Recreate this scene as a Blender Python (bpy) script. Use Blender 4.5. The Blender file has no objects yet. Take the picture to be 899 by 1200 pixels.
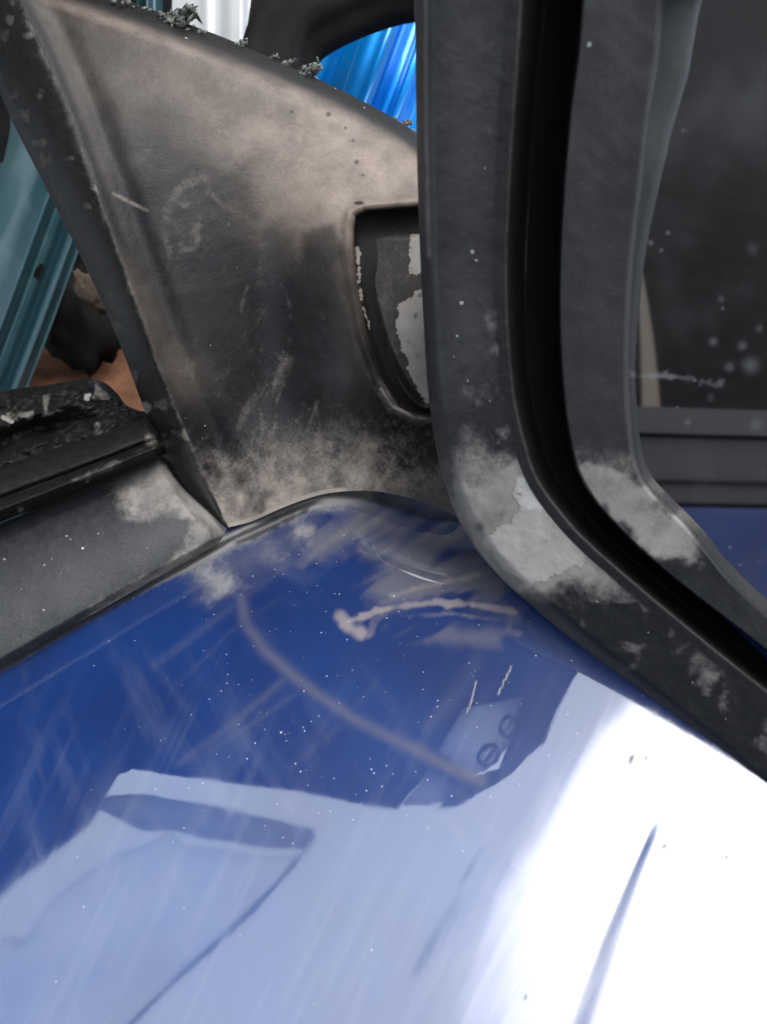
import bpy, bmesh, math, random
import numpy as np
from mathutils import Vector, Matrix
random.seed(7); RNG = np.random.RandomState(11)
scene = bpy.context.scene
COL = scene.collection

# ------------------------------------------------------------------ camera
def unit(v):
    v = np.array(v, float); return v/np.linalg.norm(v)
FPX, DIST = 1040.0, 0.30                  # focal length in pixels of the 899x1200 picture, metres to the sill
PITCH, YAW, ROLL = np.radians([33, 13, 25])
VD = np.array([np.sin(YAW)*np.cos(PITCH), np.cos(YAW)*np.cos(PITCH), -np.sin(PITCH)])
_r = unit(np.cross(VD, [0, 0, 1])); _u = np.cross(_r, VD)
VR = np.cos(ROLL)*_r - np.sin(ROLL)*_u
VU = np.sin(ROLL)*_r + np.cos(ROLL)*_u
def ray(px, py):
    px = np.asarray(px, float)[..., None]; py = np.asarray(py, float)[..., None]
    return VD + VR*(px-449.5)/FPX - VU*(py-600)/FPX
CAM = -DIST*ray(430, 585)
def at(px, py, depth):
    return CAM + ray(px, py)*np.asarray(depth, float)[..., None]
def at_plane(px, py, P0, n, lift=0.0):
    r = ray(px, py); P0 = np.array(P0, float); n = unit(n)
    t = ((P0-CAM) @ n)/(r @ n)
    return CAM + r*(t - np.asarray(lift)/np.linalg.norm(r, axis=-1))[..., None]
def proj(P):
    v = np.asarray(P)-CAM; z = v @ VD
    return 449.5+FPX*(v @ VR)/z, 600-FPX*(v @ VU)/z
cd = bpy.data.cameras.new('camera'); cam = bpy.data.objects.new('camera', cd); COL.objects.link(cam)
cam.matrix_world = Matrix(((VR[0], VU[0], -VD[0], CAM[0]), (VR[1], VU[1], -VD[1], CAM[1]), (VR[2], VU[2], -VD[2], CAM[2]), (0, 0, 0, 1)))
cd.sensor_fit = 'VERTICAL'; cd.sensor_height = 36.0; cd.lens = 36.0*FPX/1200.0
cd.clip_start = 0.005; cd.clip_end = 3000
cd.dof.use_dof = True; cd.dof.focus_distance = 0.275; cd.dof.aperture_fstop = cd.lens/1.7
scene.camera = cam

# ------------------------------------------------------------------ sky, sun, exposure
SUN_EL, SUN_AZ = 50.0, -45.0             # azimuth from +X (forward), negative = in front of the door
w = bpy.data.worlds.new('World'); scene.world = w; w.use_nodes = True
nt = w.node_tree; nt.nodes.clear()
sky = nt.nodes.new('ShaderNodeTexSky'); sky.sky_type = 'NISHITA'; sky.sun_disc = False
sky.sun_elevation = math.radians(SUN_EL); sky.sun_rotation = math.radians(90-SUN_AZ)
sky.air_density = 1.0; sky.dust_density = 4.0; sky.ozone_density = 1.0
hs = nt.nodes.new('ShaderNodeHueSaturation'); hs.inputs['Saturation'].default_value = 0.35
bg = nt.nodes.new('ShaderNodeBackground'); bg.inputs['Strength'].default_value = 0.15
wo = nt.nodes.new('ShaderNodeOutputWorld')
# thin overcast over the sky: soft uneven white cloud
wtc = nt.nodes.new('ShaderNodeTexCoord'); wn = nt.nodes.new('ShaderNodeTexNoise'); wn.inputs['Scale'].default_value = 2.2; wn.inputs['Detail'].default_value = 5
wr = nt.nodes.new('ShaderNodeMapRange'); wr.inputs[1].default_value = .3; wr.inputs[2].default_value = .7; wr.inputs[3].default_value = .55; wr.inputs[4].default_value = .8
wm = nt.nodes.new('ShaderNodeMix'); wm.data_type = 'RGBA'; wm.inputs[7].default_value = (5.2, 5.9, 6.6, 1)
nt.links.new(wtc.outputs['Generated'], wn.inputs[0]); nt.links.new(wn.outputs['Fac'], wr.inputs[0]); nt.links.new(wr.outputs[0], wm.inputs[0])
nt.links.new(sky.outputs[0], hs.inputs['Color']); nt.links.new(hs.outputs[0], wm.inputs[6]); nt.links.new(wm.outputs[2], bg.inputs[0]); nt.links.new(bg.outputs[0], wo.inputs[0])
sd = bpy.data.lights.new('sun', 'SUN'); sd.energy = 1.5; sd.angle = math.radians(50); sd.color = (1, .97, .93)
so = bpy.data.objects.new('sun', sd); COL.objects.link(so)
e, a = math.radians(SUN_EL), math.radians(SUN_AZ)
SUND = Vector((math.cos(e)*math.cos(a), math.cos(e)*math.sin(a), math.sin(e)))
so.rotation_euler = SUND.to_track_quat('Z', 'Y').to_euler()
scene.view_settings.view_transform = 'Standard'; scene.view_settings.look = 'None'
scene.view_settings.exposure = 1.85; scene.view_settings.gamma = 1.0
scene.render.engine = 'CYCLES'
scene.render.resolution_x, scene.render.resolution_y = 767, 1024

# ------------------------------------------------------------------ numeric helpers
def sstep(a, b, x):
    t = np.clip((np.asarray(x, float)-a)/(b-a), 0, 1); return t*t*(3-2*t)
def gauss(x, s): return np.exp(-(np.asarray(x)/s)**2)
def vnoise(x, y, seed=0):
    rs = np.random.RandomState(seed); L = rs.rand(256, 256)
    xi = np.floor(x).astype(int); yi = np.floor(y).astype(int); fx = x-xi; fy = y-yi
    fx = fx*fx*(3-2*fx); fy = fy*fy*(3-2*fy)
    g = lambda i, j: L[i & 255, j & 255]
    return (g(xi, yi)*(1-fx)+g(xi+1, yi)*fx)*(1-fy)+(g(xi, yi+1)*(1-fx)+g(xi+1, yi+1)*fx)*fy
def fbm(x, y, sc, oct=4, seed=0):
    x = np.asarray(x, float)/sc+37.3; y = np.asarray(y, float)/sc+91.7; s = 0; a = .5; tot = 0
    for k in range(oct):
        s = s+a*vnoise(x*2**k+17*k, y*2**k-11*k, seed+k); tot += a; a *= .5
    return s/tot
def spline(pts, n, closed=False):
    p = np.array(pts, float)
    if closed: q = np.vstack([p[-1], p, p[0], p[1]])
    else: q = np.vstack([2*p[0]-p[1], p, 2*p[-1]-p[-2]])
    out = []
    for i in range(1, len(q)-2):
        t = np.linspace(0, 1, 60, endpoint=False)[:, None]
        p0, p1, p2, p3 = q[i-1], q[i], q[i+1], q[i+2]
        # centripetal-ish tangents: limit overshoot on uneven spacing
        d = np.linalg.norm(p2-p1); d0 = max(np.linalg.norm(p1-p0), 1e-9); d1 = max(np.linalg.norm(p3-p2), 1e-9)
        m1 = (p2-p0)*d/(d+d0); m2 = (p3-p1)*d/(d+d1)
        out.append((2*t**3-3*t**2+1)*p1+(t**3-2*t**2+t)*m1+(-2*t**3+3*t**2)*p2+(t**3-t**2)*m2)
    if not closed: out.append(p[-1:])
    c = np.vstack(out)
    if closed: c = np.vstack([c, c[:1]])
    L = np.concatenate([[0], np.cumsum(np.linalg.norm(np.diff(c, axis=0), axis=1))])
    s = np.linspace(0, L[-1], n)
    return np.stack([np.interp(s, L, c[:, k]) for k in range(c.shape[1])], 1)
def pspline(pts, n, closed=False):
    """same number of samples between every pair of control points (keeps loops in step)"""
    p = np.array(pts, float)
    q = np.vstack([p[-1], p, p[0], p[1]]) if closed else np.vstack([2*p[0]-p[1], p, 2*p[-1]-p[-2]])
    out = []
    for i in range(1, len(q)-2):
        t = np.linspace(0, 1, n, endpoint=False)[:, None]
        p0, p1, p2, p3 = q[i-1], q[i], q[i+1], q[i+2]
        d = np.linalg.norm(p2-p1); d0 = max(np.linalg.norm(p1-p0), 1e-9); d1 = max(np.linalg.norm(p3-p2), 1e-9)
        m1 = (p2-p0)*d/(d+d0); m2 = (p3-p1)*d/(d+d1)
        out.append((2*t**3-3*t**2+1)*p1+(t**3-2*t**2+t)*m1+(-2*t**3+3*t**2)*p2+(t**3-t**2)*m2)
    if not closed: out.append(p[-1:])
    return np.vstack(out)
def coons(top, bot, left, right, nu, nv):
    T = spline(top, nu); B = spline(bot, nu); Lc = spline(left, nv); R = spline(right, nv)
    u = np.linspace(0, 1, nu)[None, :, None]; v = np.linspace(0, 1, nv)[:, None, None]
    return ((1-v)*T[None]+v*B[None]+(1-u)*Lc[:, None]+u*R[:, None]
            - (1-u)*(1-v)*T[0]-u*(1-v)*T[-1]-(1-u)*v*B[0]-u*v*B[-1])
def inpoly(px, py, poly):
    poly = np.array(poly, float); ins = np.zeros(px.shape, bool); j = len(poly)-1
    for i in range(len(poly)):
        xi, yi = poly[i]; xj, yj = poly[j]
        c = ((yi > py) != (yj > py)) & (px < (xj-xi)*(py-yi)/(yj-yi+1e-12)+xi)
        ins ^= c; j = i
    return ins
def segdist(px, py, pts):
    pts = np.array(pts, float); best = np.full(np.shape(px), 1e9)
    for a, b in zip(pts[:-1], pts[1:]):
        d = b-a; t = np.clip(((px-a[0])*d[0]+(py-a[1])*d[1])/(d @ d+1e-12), 0, 1)
        best = np.minimum(best, np.hypot(px-a[0]-t*d[0], py-a[1]-t*d[1]))
    return best
def sdpoly(px, py, poly):
    d = segdist(px, py, list(poly)+[poly[0]]); return np.where(inpoly(px, py, poly), d, -d)

# ------------------------------------------------------------------ object helpers
def empty(name, loc, label, cat, group=None):
    o = bpy.data.objects.new(name, None); COL.objects.link(o); o.location = loc; o.empty_display_size = .02
    o['label'] = label; o['category'] = cat
    if group: o['group'] = group
    return o
def tag(o, label=None, cat=None, group=None, kind=None):
    for k, v in (('label', label), ('category', cat), ('group', group), ('kind', kind)):
        if v: o[k] = v
    return o
def link(name, me, mat, parent=None, smooth=True):
    me.materials.append(mat)
    if smooth: me.shade_smooth()
    o = bpy.data.objects.new(name, me); COL.objects.link(o)
    if parent is not None:
        o.parent = parent
        base = Vector((0, 0, 0)); p = parent
        while p is not None: base += p.location; p = p.parent
        o.location = -base                       # vertices are given in place; parent chains only translate
    return o
def grid(name, P, mat, parent=None, wear=None, face_cam=True, smooth=True, close_u=False):
    nv, nu = P.shape[:2]
    idx = np.arange(nv*nu).reshape(nv, nu)
    a, b, c, d = idx[:-1, :-1], idx[:-1, 1:], idx[1:, 1:], idx[1:, :-1]
    q = np.stack([a, b, c, d], -1).reshape(-1, 4)
    V = P.reshape(-1, 3)
    if face_cam:
        n = np.cross(V[q[:, 1]]-V[q[:, 0]], V[q[:, 3]]-V[q[:, 0]]); s = ((CAM-V[q[:, 0]])*n).sum(1).sum()
        if s < 0: q = q[:, ::-1]
    me = bpy.data.meshes.new(name)
    me.vertices.add(len(V)); me.vertices.foreach_set('co', V.astype(np.float32).ravel())
    me.loops.add(q.size); me.loops.foreach_set('vertex_index', q.astype(np.int32).ravel())
    me.polygons.add(len(q)); me.polygons.foreach_set('loop_start', np.arange(0, q.size, 4, dtype=np.int32))
    me.update(calc_edges=True)
    if wear is not None:
        at_ = me.color_attributes.new('wear', 'FLOAT_COLOR', 'POINT')  # holds wear masks, and also reflections, sheen and shade painted as colour
        W = np.zeros((nv*nu, 4), np.float32)
        for k, arr in enumerate(wear): W[:, k] = np.clip(arr, 0, 1).reshape(-1)
        
        at_.data.foreach_set('color', W.ravel())
    return link(name, me, mat, parent, smooth)
def bmobj(name, bm, mat, parent=None, smooth=True):
    me = bpy.data.meshes.new(name); bmesh.ops.recalc_face_normals(bm, faces=bm.faces[:]); bm.to_mesh(me); bm.free()
    return link(name, me, mat, parent, smooth)
def lump(name, c, r, mat, parent=None, squash=(1, 1, 1), rough=.35, seed=0, sub=3, sc=1.6):
    from mathutils import noise
    bm = bmesh.new(); bmesh.ops.create_icosphere(bm, subdivisions=sub, radius=1)
    off = Vector((seed*3.1, seed*1.7, -seed*2.3))
    for v in bm.verts:
        k = 1+rough*(noise.noise(v.co*sc+off)+.5*noise.noise(v.co*sc*2.7+off)+.3*noise.noise(v.co*sc*6+off))
        v.co = Vector((v.co.x*k*r*squash[0], v.co.y*k*r*squash[1], v.co.z*k*r*squash[2]))+Vector(c)
    return bmobj(name, bm, mat, parent)
def slab(name, poly, vec, mat, parent=None, smooth=False):
    """prism: world polygon swept by vec"""
    bm = bmesh.new(); vs = [bm.verts.new(p) for p in poly]; vt = [bm.verts.new(np.array(p)+np.array(vec)) for p in poly]
    n = len(vs); bm.faces.new(vs); bm.faces.new(vt[::-1])
    for i in range(n): bm.faces.new((vs[i], vt[i], vt[(i+1) % n], vs[(i+1) % n]))
    return bmobj(name, bm, mat, parent, smooth)
def tube(name, pts, rad, mat, parent=None, seg=12, rfun=None, wear=None):
    pts = np.array(pts, float); n = len(pts); T = np.gradient(pts, axis=0); T /= np.linalg.norm(T, axis=1)[:, None]
    up = np.array([.13, .2, .97]); A = np.cross(T, up); A /= np.linalg.norm(A, axis=1)[:, None]; B = np.cross(T, A)
    th = np.linspace(0, 2*np.pi, seg+1)
    R = np.broadcast_to(np.asarray(rad, float).reshape(-1, 1), (n, 1)) * (np.ones(seg+1)[None] if rfun is None else rfun(th)[None])
    P = pts[:, None]+A[:, None]*(np.cos(th)[None]*R)[..., None]+B[:, None]*(np.sin(th)[None]*R)[..., None]
    z0 = np.zeros(P.shape[:2]); return grid(name, P, mat, parent, (z0+.1, z0, z0), face_cam=True)

# ------------------------------------------------------------------ materials
class NT:
    def __init__(s, name):
        s.m = bpy.data.materials.new(name); s.m.use_nodes = True; s.t = s.m.node_tree; s.t.nodes.clear()
        s.out = s.n('ShaderNodeOutputMaterial'); s.p = s.n('ShaderNodeBsdfPrincipled'); s.l(s.p.outputs[0], s.out.inputs[0])
        tc = s.n('ShaderNodeTexCoord'); s.co = tc.outputs['Object']
    def n(s, k, **kw):
        x = s.t.nodes.new(k)
        for a, b in kw.items(): setattr(x, a, b)
        return x
    def l(s, a, b): s.t.links.new(a, b)
    def put(s, sock, v):
        if hasattr(v, 'is_linked') or isinstance(v, bpy.types.NodeSocket): s.l(v, sock)
        else: sock.default_value = v
    def noise(s, scale, detail=6, rough=.6, stretch=None, dist=0):
        x = s.n('ShaderNodeTexNoise'); x.inputs['Scale'].default_value = scale; x.inputs['Detail'].default_value = detail
        x.inputs['Roughness'].default_value = rough; x.inputs['Distortion'].default_value = dist
        if stretch:
            mp = s.n('ShaderNodeMapping'); mp.inputs['Scale'].default_value = stretch[:3]
            if len(stretch) > 3: mp.inputs['Rotation'].default_value = stretch[3:6]
            s.l(s.co, mp.inputs[0]); s.l(mp.outputs[0], x.inputs[0])
        else: s.l(s.co, x.inputs[0])
        return x.outputs['Fac']
    def voro(s, scale, feat='F1'):
        x = s.n('ShaderNodeTexVoronoi'); x.feature = feat; x.inputs['Scale'].default_value = scale; s.l(s.co, x.inputs[0]); return x
    def math(s, op, a, b=0., clamp=False):
        x = s.n('ShaderNodeMath', operation=op, use_clamp=clamp); s.put(x.inputs[0], a); s.put(x.inputs[1], b); return x.outputs[0]
    def ramp(s, v, lo, hi, a=0., b=1.):
        x = s.n('ShaderNodeMapRange'); x.interpolation_type = 'SMOOTHSTEP'
        for i, q in enumerate((v, lo, hi, a, b)): s.put(x.inputs[i], q)
        return x.outputs[0]
    def mix(s, f, a, b):
        x = s.n('ShaderNodeMix', data_type='RGBA'); s.put(x.inputs[0], f)
        s.put(x.inputs[6], a if not isinstance(a, tuple) else (*a, 1)); s.put(x.inputs[7], b if not isinstance(b, tuple) else (*b, 1)); return x.outputs[2]
    def wear(s):
        a = s.n('ShaderNodeAttribute', attribute_name='wear'); sp = s.n('ShaderNodeSeparateColor'); s.l(a.outputs['Color'], sp.inputs[0]); return sp.outputs
    def bump(s, h, dist, strength=1.):
        b = s.n('ShaderNodeBump'); b.inputs['Distance'].default_value = dist; b.inputs['Strength'].default_value = strength; s.put(b.inputs['Height'], h)
        s.l(b.outputs[0], s.p.inputs['Normal']); return b
    def set(s, **kw):
        for k, v in kw.items():
            sk = s.p.inputs[k.replace('_', ' ')]
            s.put(sk, (*v, 1) if isinstance(v, tuple) and len(v) == 3 and sk.type == 'RGBA' else v)
    def specks(s, scale, thr, mask=None, size=.25):
        """tiny grains: some voronoi cells carry one"""
        v = s.voro(scale); sep = s.n('ShaderNodeSeparateColor'); s.l(v.outputs['Color'], sep.inputs[0])
        pick = s.math('LESS_THAN', sep.outputs[0], thr if mask is None else s.math('MULTIPLY', mask, thr))
        rad = s.math('MULTIPLY', sep.outputs[1], size)
        return s.math('MULTIPLY', pick, s.math('LESS_THAN', v.outputs['Distance'], rad))

def plastic(name, base=(.0030, .0030, .0034), dust=(.190, .163, .144), pale=(.40, .40, .41), rough=.42, grey=(.0075, .0075, .0088), use_wear=True, fine=1.0, spec=.5, mott=.65, painted_sheen=((.066, .051, .043), (.130, .105, .090))):
    k = NT(name)
    big = k.noise(70*fine, 5, .6); mid = k.noise(330*fine, 7, .68); fin = k.noise(1500*fine, 4, .7)
    scr = k.noise(260*fine, 5, .6, (1, 6, 1, .3, .2, .6))
    c = k.mix(k.ramp(mid, .42, .75, 0, mott), base, grey)
    c = k.mix(k.ramp(scr, .62, .74, 0, .35), c, grey)
    g3 = k.noise(2600*fine, 3, .75); g4 = k.noise(800*fine, 6, .75)
    c = k.mix(k.math('MULTIPLY', k.ramp(g4, .5, .72), .85*mott), c, tuple(min(1, v_*1.5) for v_ in grey))
    c = k.mix(k.ramp(g3, .58, .75, 0, .5), c, (.05, .048, .046))
    sp = k.specks(420*fine, .018, None, .2)
    if use_wear:
        W = k.wear()
        tex = k.math('ADD', k.math('MULTIPLY', mid, .45), k.math('ADD', k.math('MULTIPLY', fin, .3), k.math('MULTIPLY', g4, .25)))
        d = k.ramp(k.math('ADD', k.math('MULTIPLY', W[0], 1.2), k.math('MULTIPLY', tex, 1.25)), .78, 1.55)
        d = k.math('MULTIPLY', d, k.ramp(W[0], 0, .06))
        c = k.mix(d, c, k.mix(k.ramp(big, .35, .65), dust, tuple(x*.72 for x in dust)))
        fa = k.n('ShaderNodeAttribute', attribute_name='wear'); c = k.mix(fa.outputs['Alpha'], c, k.mix(k.ramp(k.math('ADD', big, k.math('MULTIPLY', g4, .35)), .45, .9), *painted_sheen))  # sheen mixed into the plastic colour by the alpha channel
        g = k.ramp(k.math('ADD', W[1], k.math('MULTIPLY', k.math('SUBTRACT', tex, .5), .9)), .42, .58)
        g = k.math('MULTIPLY', g, k.ramp(W[1], 0.02, .1))
        pc = k.mix(k.ramp(k.math('ADD', W[1], k.math('MULTIPLY', k.math('SUBTRACT', mid, .5), .5)), .56, 1.0), tuple(x*1.15 for x in dust), pale)
        c = k.mix(g, c, pc)
        c = k.mix(k.math('MULTIPLY', W[2], .85), c, (.008, .0075, .007))
        rg = k.math('ADD', k.math('MULTIPLY', d, .45), k.math('ADD', rough-.12, k.math('MULTIPLY', mid, .25)))
        hh = k.math('ADD', k.math('ADD', k.math('MULTIPLY', fin, .5), k.math('MULTIPLY', mid, .6)), k.math('MULTIPLY', g, .8))
    else:
        rg = k.math('ADD', rough-.12, k.math('MULTIPLY', mid, .25)); hh = k.math('ADD', k.math('MULTIPLY', fin, .5), k.math('MULTIPLY', mid, .6))
    c = k.mix(sp, c, (.2, .195, .18))
    k.set(Base_Color=c, Roughness=rg, Specular_IOR_Level=spec)
    k.bump(hh, .00026/fine, .85)
    return k.m
def paint(name, col, col2, coat=1.0, metal=.0, rough=.5, wear=False, coat_ior=1.55, coat_rough=.012):
    k = NT(name)
    big = k.noise(28, 4, .55); flake = k.voro(5200)
    c = k.mix(k.ramp(big, .3, .7), col, col2)
    streak = k.noise(90, 6, .65, (1.0, .16, .16, .0, .0, .9))
    film = k.ramp(streak, .5, .78, 0, .07)
    c = k.mix(film, c, (.25, .26, .28))
    if wear:
        hl = k.n('ShaderNodeAttribute', attribute_name='hairline'); c = k.mix(k.ramp(hl.outputs['Fac'], -.05, .26, 0, .036), c, (.25, .28, .33))
        hzn = k.n('ShaderNodeAttribute', attribute_name='haze'); c = k.mix(hzn.outputs['Fac'], c, (.085, .082, .092))  # dust film and painted reflections, mixed into the base colour
        W = k.wear(); mid = k.noise(420, 6, .7); fin = k.noise(1700, 4, .7)
        t = k.math('ADD', k.math('MULTIPLY', mid, .55), k.math('MULTIPLY', fin, .45))
        d = k.ramp(k.math('ADD', W[0], k.math('MULTIPLY', k.math('SUBTRACT', t, .5), 1.1)), .22, .95)
        d = k.math('MULTIPLY', d, k.ramp(W[0], 0, .08))
        c = k.mix(d, c, (.15, .145, .145))
        c = k.mix(k.math('MULTIPLY', W[2], .9), c, (.006, .006, .007))
        ma = k.n('ShaderNodeAttribute', attribute_name='wear'); md = k.ramp(k.math('ADD', ma.outputs['Alpha'], k.math('MULTIPLY', k.math('SUBTRACT', t, .5), .35)), .15, .9)  # alpha holds the painted tan reflections
        md = k.math('MULTIPLY', md, k.ramp(ma.outputs['Alpha'], 0, .08)); c = k.mix(k.math('MULTIPLY', md, .62), c, (.20, .168, .148)); d = k.math('MAXIMUM', d, md)  # tan reflected lines mixed into the base colour
        sp = k.math('MAXIMUM', k.specks(300, .20, W[1], .10), k.specks(800, .30, W[1], .18))
        c = k.mix(sp, c, (.22, .24, .29))
        cw = k.math('MULTIPLY', coat, k.math('SUBTRACT', 1., k.math('MULTIPLY', k.math('MAXIMUM', W[2], k.math('MAXIMUM', d, sp)), .88), True))
        k.set(Coat_Weight=cw)
        sf = k.n('ShaderNodeAttribute', attribute_name='scuff')
        cr = k.math('ADD', k.math('ADD', coat_rough, k.math('MULTIPLY', sf.outputs['Fac'], .34)), k.math('MULTIPLY', k.ramp(streak, .45, .8), .04)); k.set(Coat_Roughness=cr)
    else:
        k.set(Coat_Weight=coat, Coat_Roughness=coat_rough)
    k.set(Base_Color=c, Metallic=metal, Roughness=rough, Coat_IOR=coat_ior, Specular_IOR_Level=.3)
    n1 = k.noise(45, 2, .5); b = k.n('ShaderNodeBump'); b.inputs['Distance'].default_value = .0002; b.inputs['Strength'].default_value = .25
    st2 = k.noise(160, 4, .6, (1.0, .12, .12, .0, .0, .9))
    hsum = k.math('ADD', n1, k.math('MULTIPLY', st2, .04))
    if wear: hsum = k.math('ADD', hsum, k.math('MULTIPLY', hl.outputs['Fac'], .12))
    k.l(hsum, b.inputs['Height']); k.l(b.outputs[0], k.p.inputs['Coat Normal'])
    return k.m
def simple(name, a, b, scale=80, rough=.7, bump=.0005, spec=.4, metal=0):
    k = NT(name); n = k.noise(scale, 7, .65); f = k.noise(scale*6, 4, .7)
    k.set(Base_Color=k.mix(k.ramp(n, .35, .68), a, b), Roughness=rough, Specular_IOR_Level=spec, Metallic=metal)
    k.bump(k.math('ADD', n, k.math('MULTIPLY', f, .4)), bump, .8); return k.m

M_BLUE = paint('blue_paint', (.0001, .0100, .062), (.0002, .0150, .082), wear=True, coat_ior=2.0)
M_SAIL = plastic('weathered_black_plastic', spec=.17, painted_sheen=((.070, .053, .043), (.150, .118, .099)))
M_SHELL = plastic('mirror_shell_plastic', pale=(.29, .285, .282), painted_sheen=((.058, .055, .055), (.088, .084, .084)), base=(.0055, .0058, .007), rough=.46, mott=.22, spec=.26, dust=(.17, .160, .150), grey=(.016, .016, .017))
M_TRIM = plastic('waist_trim_plastic', base=(.0062, .0065, .0078), spec=.38, rough=.5, dust=(.17, .157, .146), grey=(.018, .018, .019))
M_RUB = plastic('black_rubber', spec=.12, pale=(.2, .2, .21), base=(.0038, .0037, .0036), rough=.55, grey=(.011, .0105, .0098), dust=(.13, .118, .106))
M_PLATE = plastic('brown_black_plate', base=(.014, .0122, .0110), rough=.6, spec=.3, grey=(.026, .022, .019), dust=(.15, .14, .13), pale=(.27, .262, .255))
M_PLAIN = plastic('plain_black_plastic', use_wear=False)
M_DARK = simple('dark_trim_card', (.0035, .0035, .004), (.008, .0076, .0076), 40, .8, spec=.12)

# ------------------------------------------------------------------ ground
k = NT('dirt'); n1 = k.noise(9, 8, .65); n2 = k.noise(70, 6, .7)
k.set(Base_Color=k.mix(k.ramp(n1, .35, .7), (.09, .07, .055), (.2, .17, .14)), Roughness=.95); k.bump(k.math('ADD', n1, n2), .02, .6)
gx = np.linspace(-1, 1, 61); gx = np.sign(gx)*(np.abs(gx)**5*1000+np.abs(gx)*3)
G = np.stack(np.meshgrid(gx, gx), -1); G = np.concatenate([G, (-.62+.0*G[..., :1])], -1)
G[..., 2] += .012*(fbm(G[..., 0], G[..., 1], .12, 3, 5)-.5)*np.exp(-np.hypot(G[..., 0], G[..., 1])/3)
tag(grid('ground', G, k.m), kind='structure')

# ------------------------------------------------------------------ the blue car door
BASE = Vector((-.2, .03, -.61))
door = empty('car_door', BASE, 'blue car door filling the front with a black mirror triangle and wing mirror', 'car door')

# outer panel: a broad shoulder that rolls down into the side of the door
S = np.concatenate([np.linspace(-.012, .30, 470), np.linspace(.303, .85, 40)])
T_ANG = np.radians(np.interp(S, [-.012, 0, .05, .10, .15, .20, .28, .36, .5], [86, 82, 77, 71, 64, 55, 30, 8, 2]))
o_ = np.concatenate([[0], np.cumsum((np.sin(T_ANG[1:])+np.sin(T_ANG[:-1]))/2*np.diff(S))])
z_ = -np.concatenate([[0], np.cumsum((np.cos(T_ANG[1:])+np.cos(T_ANG[:-1]))/2*np.diff(S))])
i0 = np.argmin(np.abs(S)); o_ -= o_[i0]; z_ -= z_[i0]
SILL_Z = .012
X = np.concatenate([np.linspace(-.95, -.24, 40), np.linspace(-.235, .12, 480), np.linspace(.125, .42, 30)])
P = np.zeros((len(S), len(X), 3)); P[..., 0] = X[None]; P[..., 1] = -o_[:, None]; P[..., 2] = SILL_Z+z_[:, None]-.034*sstep(-.018, .030, X)[None]*sstep(.085, .0, S)[:, None]
nrm = np.stack([np.zeros_like(T_ANG), -np.cos(T_ANG), np.sin(T_ANG)], -1)[:, None]
with np.errstate(all='ignore'): PX, PY = proj(P)
ok = ((P-CAM) @ VD) > .05
PX = np.where(ok, PX, -9999); PY = np.where(ok, PY, -9999)
# crease pressed into the panel
cr = [(768, 958), (740, 1020), (705, 1100), (668, 1200), (640, 1290)]
dc = segdist(PX, PY, cr); wcr = 5+11*sstep(958, 1200, PY)
hgt = -.00046*gauss(dc, wcr)*sstep(950, 990, PY)
hgt += .0004*(fbm(PX, PY, 260, 2, 3)-.5)
P = P+nrm*hgt[..., None]
# wear: dust, specks, dark marks, reflections painted as colour
edge = [(0, 786), (100, 728), (200, 672), (270, 632), (345, 598), (372, 588), (430, 580)]
de = segdist(PX, PY, edge)
du = .75*sstep(26, 2, de+14*(fbm(PX, PY, 22, 4, 8)-.5))*sstep(140, 260, PX)+.5*sstep(9, 0, de)
patch = sdpoly(PX, PY, [(215, 655), (345, 600), (372, 600), (372, 640), (300, 680), (245, 708), (222, 690)])
pn = fbm(PX, PY, 34, 5, 9); ph = sstep(-18, 26, patch+34*(pn-.5)); du = np.maximum(du, .42*ph*(.5+pn)+.25*sstep(.5, .7, pn)*ph)
du = np.maximum(du, .40*gauss(dc, wcr)*sstep(985, 1040, PY))  # tones the crease grey
for line in ([(559, 797), (553, 818), (548, 834)], [(600, 780), (590, 800), (583, 815)]):
    du = np.maximum(du, .95*sstep(1.9, .6, segdist(PX, PY, line)))
spk = sstep(260, 60, np.hypot((PX-400)*.8, PY-800))*.9+.10
drk = .9*sstep(3.2, 1.0, de-1+2*(fbm(PX, PY, 12, 3, 31)-.5))*sstep(-50, 10, PX)
drk *= sstep(385, 365, PX)
drk = np.maximum(drk, sstep(0, 5, sdpoly(PX, PY, [(272, 634), (345, 600), (366, 590), (362, 602), (300, 634), (275, 640)])+5*(fbm(PX, PY, 9, 3, 33)-.5))*.9)
for (cx, cy, r) in ((739, 891, 3), (742, 886, 2.4), (720, 918, 2), (779, 992, 3), (852, 1004, 3), (748, 954, 2), (616, 1170, 1.6), (757, 888, 1.5)):
    drk = np.maximum(drk, sstep(r, r*.5, np.hypot(PX-cx, (PY-cy)*.7)))
tan_refl = np.zeros_like(PX); nm = fbm(PX, PY, 12, 4, 35); nl = fbm((PX*.87-PY*.5)*.16, PX*.5+PY*.87, 17, 4, 36)  # tan reflections of the mirror foot, painted as colour
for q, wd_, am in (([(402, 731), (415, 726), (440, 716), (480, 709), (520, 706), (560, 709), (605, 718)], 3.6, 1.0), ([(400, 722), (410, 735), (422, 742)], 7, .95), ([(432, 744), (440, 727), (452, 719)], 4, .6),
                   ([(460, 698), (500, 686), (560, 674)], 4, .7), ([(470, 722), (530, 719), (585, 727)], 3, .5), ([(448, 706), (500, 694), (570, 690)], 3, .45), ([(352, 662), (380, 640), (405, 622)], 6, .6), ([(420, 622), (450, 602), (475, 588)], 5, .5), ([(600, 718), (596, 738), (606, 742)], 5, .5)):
    tan_refl = np.maximum(tan_refl, am*.9*sstep(wd_*2.3, wd_*.1, segdist(PX, PY, q)+8*(nm-.5))*(.45+.8*fbm(PX, PY, 30, 3, 37)))
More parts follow.
